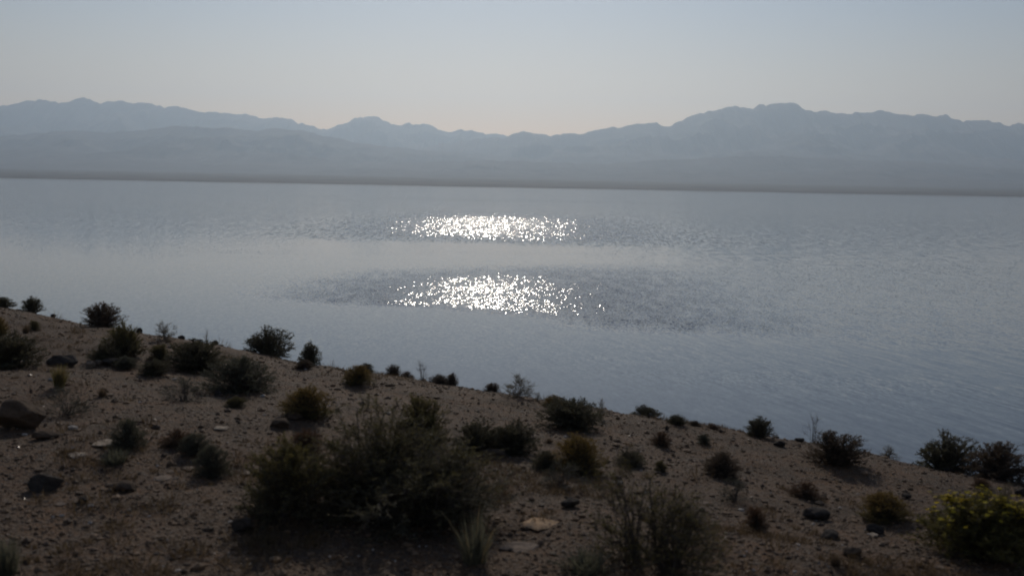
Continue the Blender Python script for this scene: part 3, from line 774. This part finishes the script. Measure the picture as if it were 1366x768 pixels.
STONES = [
    ('boulder', 'brown', -8, 64, 524, 574, 'large brown boulder at the left edge below the wide dark bush', 0.8),
    ('boulder', 'dark', 38, 85, 627, 656, 'dark rounded boulder alone on bare gravel at the lower left', 0.8),
    ('flat_stone', 'pale', 125, 163, 577, 595, 'brightest pale stone on the left, in front of the grey green shrub', 0.6),
    ('flat_stone', 'pale', 88, 116, 600, 609, 'small pale stone below and left of the brightest pale stone', 0.6),
    ('stone', 'brown', 44, 80, 572, 586, 'brown stone lying against the right foot of the large boulder', 0.6),
    ('stone', 'brown', 138, 187, 626, 657, 'long ridged brown stone slanting down beside the dark rounded boulder', 0.5, 0.55, -0.35),
    ('stone', 'dark', 103, 118, 662, 671, 'small black stone below the dark rounded boulder', 0.8),
    ('flat_stone', 'tan', 74, 90, 669, 673, 'thin flat tan stone left of the small black stone', 0.8),
    ('flat_stone', 'tan', 204, 232, 630, 639, 'longest of the flat tan stones left of the grey shrubs', 0.6),
    ('flat_stone', 'tan', 223, 236, 625, 630, 'smallest of the flat tan stones left of the grey shrubs', 0.6),
    ('flat_stone', 'tan', 230, 240, 632, 639, 'stubby tan stone at the end of the longest flat tan stone', 0.8),
    ('flat_stone', 'tan', 243, 262, 617, 627, 'tan stone leaning at the foot of the two grey shrubs', 0.7),
    ('stone', 'dark', 310, 339, 686, 711, 'grey angular stone at the left foot of the olive bush', 0.8),
    ('flat_stone', 'pale', 285, 305, 563, 573, 'small pale stone between the rusty shrub and the yellow brown bush', 0.6),
    ('stone', 'dark', 286, 297, 519, 529, 'dark stone with a pale left face under the dark bush pair', 0.8),
    ('stone', 'dark', 60, 106, 471, 487, 'low black rock slab right of the wide dark bush', 0.7),
    ('stone', 'tan', 115, 128, 480, 491, 'pale grey stone left one of two below the low dark mound bush', 0.8),
    ('stone', 'tan', 127, 137, 479, 487, 'pale grey stone right one of two below the low dark mound bush', 0.8),
    ('stone', 'dark', 137, 158, 476, 488, 'dark stone right of the two pale grey stones', 0.8),
    ('stone', 'brown', 360, 388, 556, 570, 'brown stone left of the yellow brown dry bush', 0.8),
    ('stone', 'brown', 381, 404, 548, 560, 'brown ledge stone at the foot of the yellow brown dry bush', 0.7),
    ('stone', 'brown', 643, 676, 597, 610, 'brown stone under the wide dark shrub pair', 0.6),
    ('stone', 'dark', 747, 774, 662, 677, 'flat black stone up the slope from the orange slab', 0.8),
    ('stone_slab', 'orange', 690, 750, 685, 701, 'bright orange stone slab with pointed ends in the foreground', 0.55),
    ('stone_slab', 'tan', 664, 721, 712, 733, 'pale brown slab just below the bright orange slab', 0.6),
    ('stone', 'dark', 1070, 1107, 675, 694, 'dark wedge stone with a pale top left of the yellowish dome bush', 0.8),
    ('stone', 'dark', 1092, 1121, 706, 719, 'flat dark stone below the dark wedge stone', 0.8),
    ('stone', 'brown', 1122, 1150, 727, 741, 'brown stone beside the small dark upright tuft', 0.8),
    ('stone', 'dark', 1155, 1179, 696, 712, 'angular dark stone with a white edge below the yellowish dome bush', 0.7),
    ('flat_stone', 'pale', 1157, 1171, 709, 714, 'flat pale chip leaning on the angular dark stone', 0.7),
    ('stone', 'dark', 1202, 1216, 657, 665, 'small black stone right above the yellowish dome bush', 0.8),
    ('stone', 'dark', 1352, 1372, 648, 661, 'black stone at the right edge above the flowering bush', 0.8),
    ('stone', 'dark', 1259, 1273, 621, 630, 'small dark stone at the foot of the left twin dark shrub', 0.8),
    ('stone', 'dark', 1031, 1047, 585, 595, 'brown black stone on the crest right of the round blackish shrub', 0.8),
    ('stone', 'dark', 1060, 1073, 583, 589, 'tiny dark stone on the crest left of the bare twiggy plant', 0.8),
    ('stone', 'dark', 68, 75, 413, 419, 'tiny black stone on the left crest between two dark shrubs', 0.8),
    ('stone', 'dark', 181, 190, 428, 437, 'upright black stone on the crest right of the brown domed shrub', 0.8),
    ('stone', 'dark', 237, 247, 440, 446, 'black stone on the crest right of the pale wispy plant', 0.8),
    ('stone', 'dark', 260, 271, 445, 449, 'flat black stone on the crest left of the tiny bare twig', 0.8),
    ('stone', 'dark', 282, 291, 447, 454, 'black stone on the crest right of the tiny bare twig', 0.8),
    ('stone', 'dark', 959, 965, 572, 577, 'tiny black stone on the crest right of the flat reddish tuft', 0.8),
    ('stone', 'dark', 887, 892, 566, 574, 'small black stone under the small dark mound crest shrub', 0.8),
    ('flat_stone', 'tan', 1245, 1262, 752, 759, 'pale chip on the gravel left of the flowering bush foot', 0.7),
    ('flat_stone', 'tan', 932, 946, 666, 672, 'pale chip on bare gravel right of the sparse bush', 0.7),
]
for r_ in STONES: stone(*r_)

# ------------------------------------------------------------------ gravel and dry litter on the bank
def mat_gravel():
    t = NT('loose_gravel')
    rnd = t.n('NewGeometry').outputs['Random Per Island']
    wn_ = t.n('TexWhiteNoise', {'noise_dimensions': '1D'}, W=t.math('MULTIPLY', rnd, 91.7))
    c = t.mix(rnd, col(0.055, 0.033, 0.018), col(0.195, 0.114, 0.057))
    c = t.mix(t.math('GREATER_THAN', wn_.outputs[0], 0.985), c, col(0.36, 0.31, 0.26))
    rough = t.ramp(wn_.outputs[0], 0.0, 0.02, 0.3, 0.85)
    s = t.n('BsdfPrincipled', Base_Color=c, Roughness=rough)
    return t.end(s.outputs[0])

def scatter_on_view(rng, n, y0, y1):
    """points spread over the bank so that they look evenly dense from above the road"""
    y = 1.0 / rng.uniform(1 / y1, 1 / y0, n)
    x = rng.uniform(-0.62, 0.62, n) * (y + 1.0)
    keep = (y + 0.6 * x < 15.0)
    return x[keep], y[keep]

grng = np.random.default_rng(9)
x, y = scatter_on_view(grng, 60000, 4.3, 24)
IV, IF = ICO[1]
n = len(x)
size = 0.0055 * np.exp(grng.normal(size=n) * 0.55) * np.sqrt(y / 6.0)
size = np.minimum(size, 0.034)
jit = 1 + grng.normal(size=(n, len(IV), 3)) * 0.16
sc3 = np.stack([grng.uniform(0.8, 1.5, n), grng.uniform(0.8, 1.5, n), grng.uniform(0.45, 0.9, n)], 1)
L = IV[None] * jit * sc3[:, None, :] * size[:, None, None]
an = grng.uniform(0, 2 * math.pi, n); ca, sa = np.cos(an)[:, None], np.sin(an)[:, None]
GVx = L[..., 0] * ca - L[..., 1] * sa + x[:, None]
GVy = L[..., 0] * sa + L[..., 1] * ca + y[:, None]
GVz = L[..., 2] + (ground_z(x, y) + size * 0.25)[:, None]
GV = np.stack([GVx, GVy, GVz], -1).reshape(-1, 3)
GF = (IF[None] + (np.arange(n) * len(IV))[:, None, None]).reshape(-1, 3)
gr = obj('gravel', mesh_np('gravel', GV, [GF], mat_gravel()))
tag(gr, 'small loose gravel strewn over the brown bank', kind='stuff')

# sparse dry grass stubble
x, y = scatter_on_view(grng, 26000, 4.3, 24)
dens = fbm(x * 0.5, y * 0.5, 3, 61)
k = dens > 0.22; x, y = x[k], y[k]
nb = 7
xx = np.repeat(x, nb) + grng.normal(size=len(x) * nb) * 0.025
yy = np.repeat(y, nb) + grng.normal(size=len(x) * nb) * 0.025
P = np.stack([xx, yy, ground_z(xx, yy) - 0.004], 1)
d = unit(np.stack([grng.normal(size=len(xx)) * 0.45, grng.normal(size=len(xx)) * 0.45, np.ones(len(xx))], 1))
hh = np.full((len(xx), 1), 0.05)
# low dry clumps, thickest where the stubble is
cx, cy_ = scatter_on_view(grng, 520, 4.6, 20)
k = fbm(cx * 0.5, cy_ * 0.5, 3, 61) > -0.12; cx, cy_ = cx[k], cy_[k]
nb = 38; rad = grng.uniform(0.03, 0.12, len(cx)) * np.sqrt(cy_ / 8)
an = grng.uniform(0, 2 * math.pi, len(cx) * nb); rr = np.sqrt(grng.uniform(0, 1, len(cx) * nb))
ex = np.repeat(cx, nb) + np.cos(an) * rr * np.repeat(rad, nb); ey = np.repeat(cy_, nb) + np.sin(an) * rr * np.repeat(rad, nb)
P2 = np.stack([ex, ey, ground_z(ex, ey) - 0.004], 1)
d2 = unit(np.stack([np.cos(an) * rr * 0.9 + grng.normal(size=len(ex)) * 0.3, np.sin(an) * rr * 0.9 + grng.normal(size=len(ex)) * 0.3, np.ones(len(ex))], 1))
P = np.concatenate([P, P2]); d = np.concatenate([d, d2]); hh = np.concatenate([hh, (np.repeat(rad, nb) * (1.25 - 0.6 * rr))[:, None]])
V, F = leaf_quads(grng, P, d, hh, 0.006)
st = obj('dry_grass', mesh_np('dry_grass', V, [F], mat_leaf('stubble', (0.085, 0.060, 0.035), (0.185, 0.128, 0.070), 0.4)))
tag(st, 'thin dry brown grass and low dead clumps over the bank', kind='stuff')
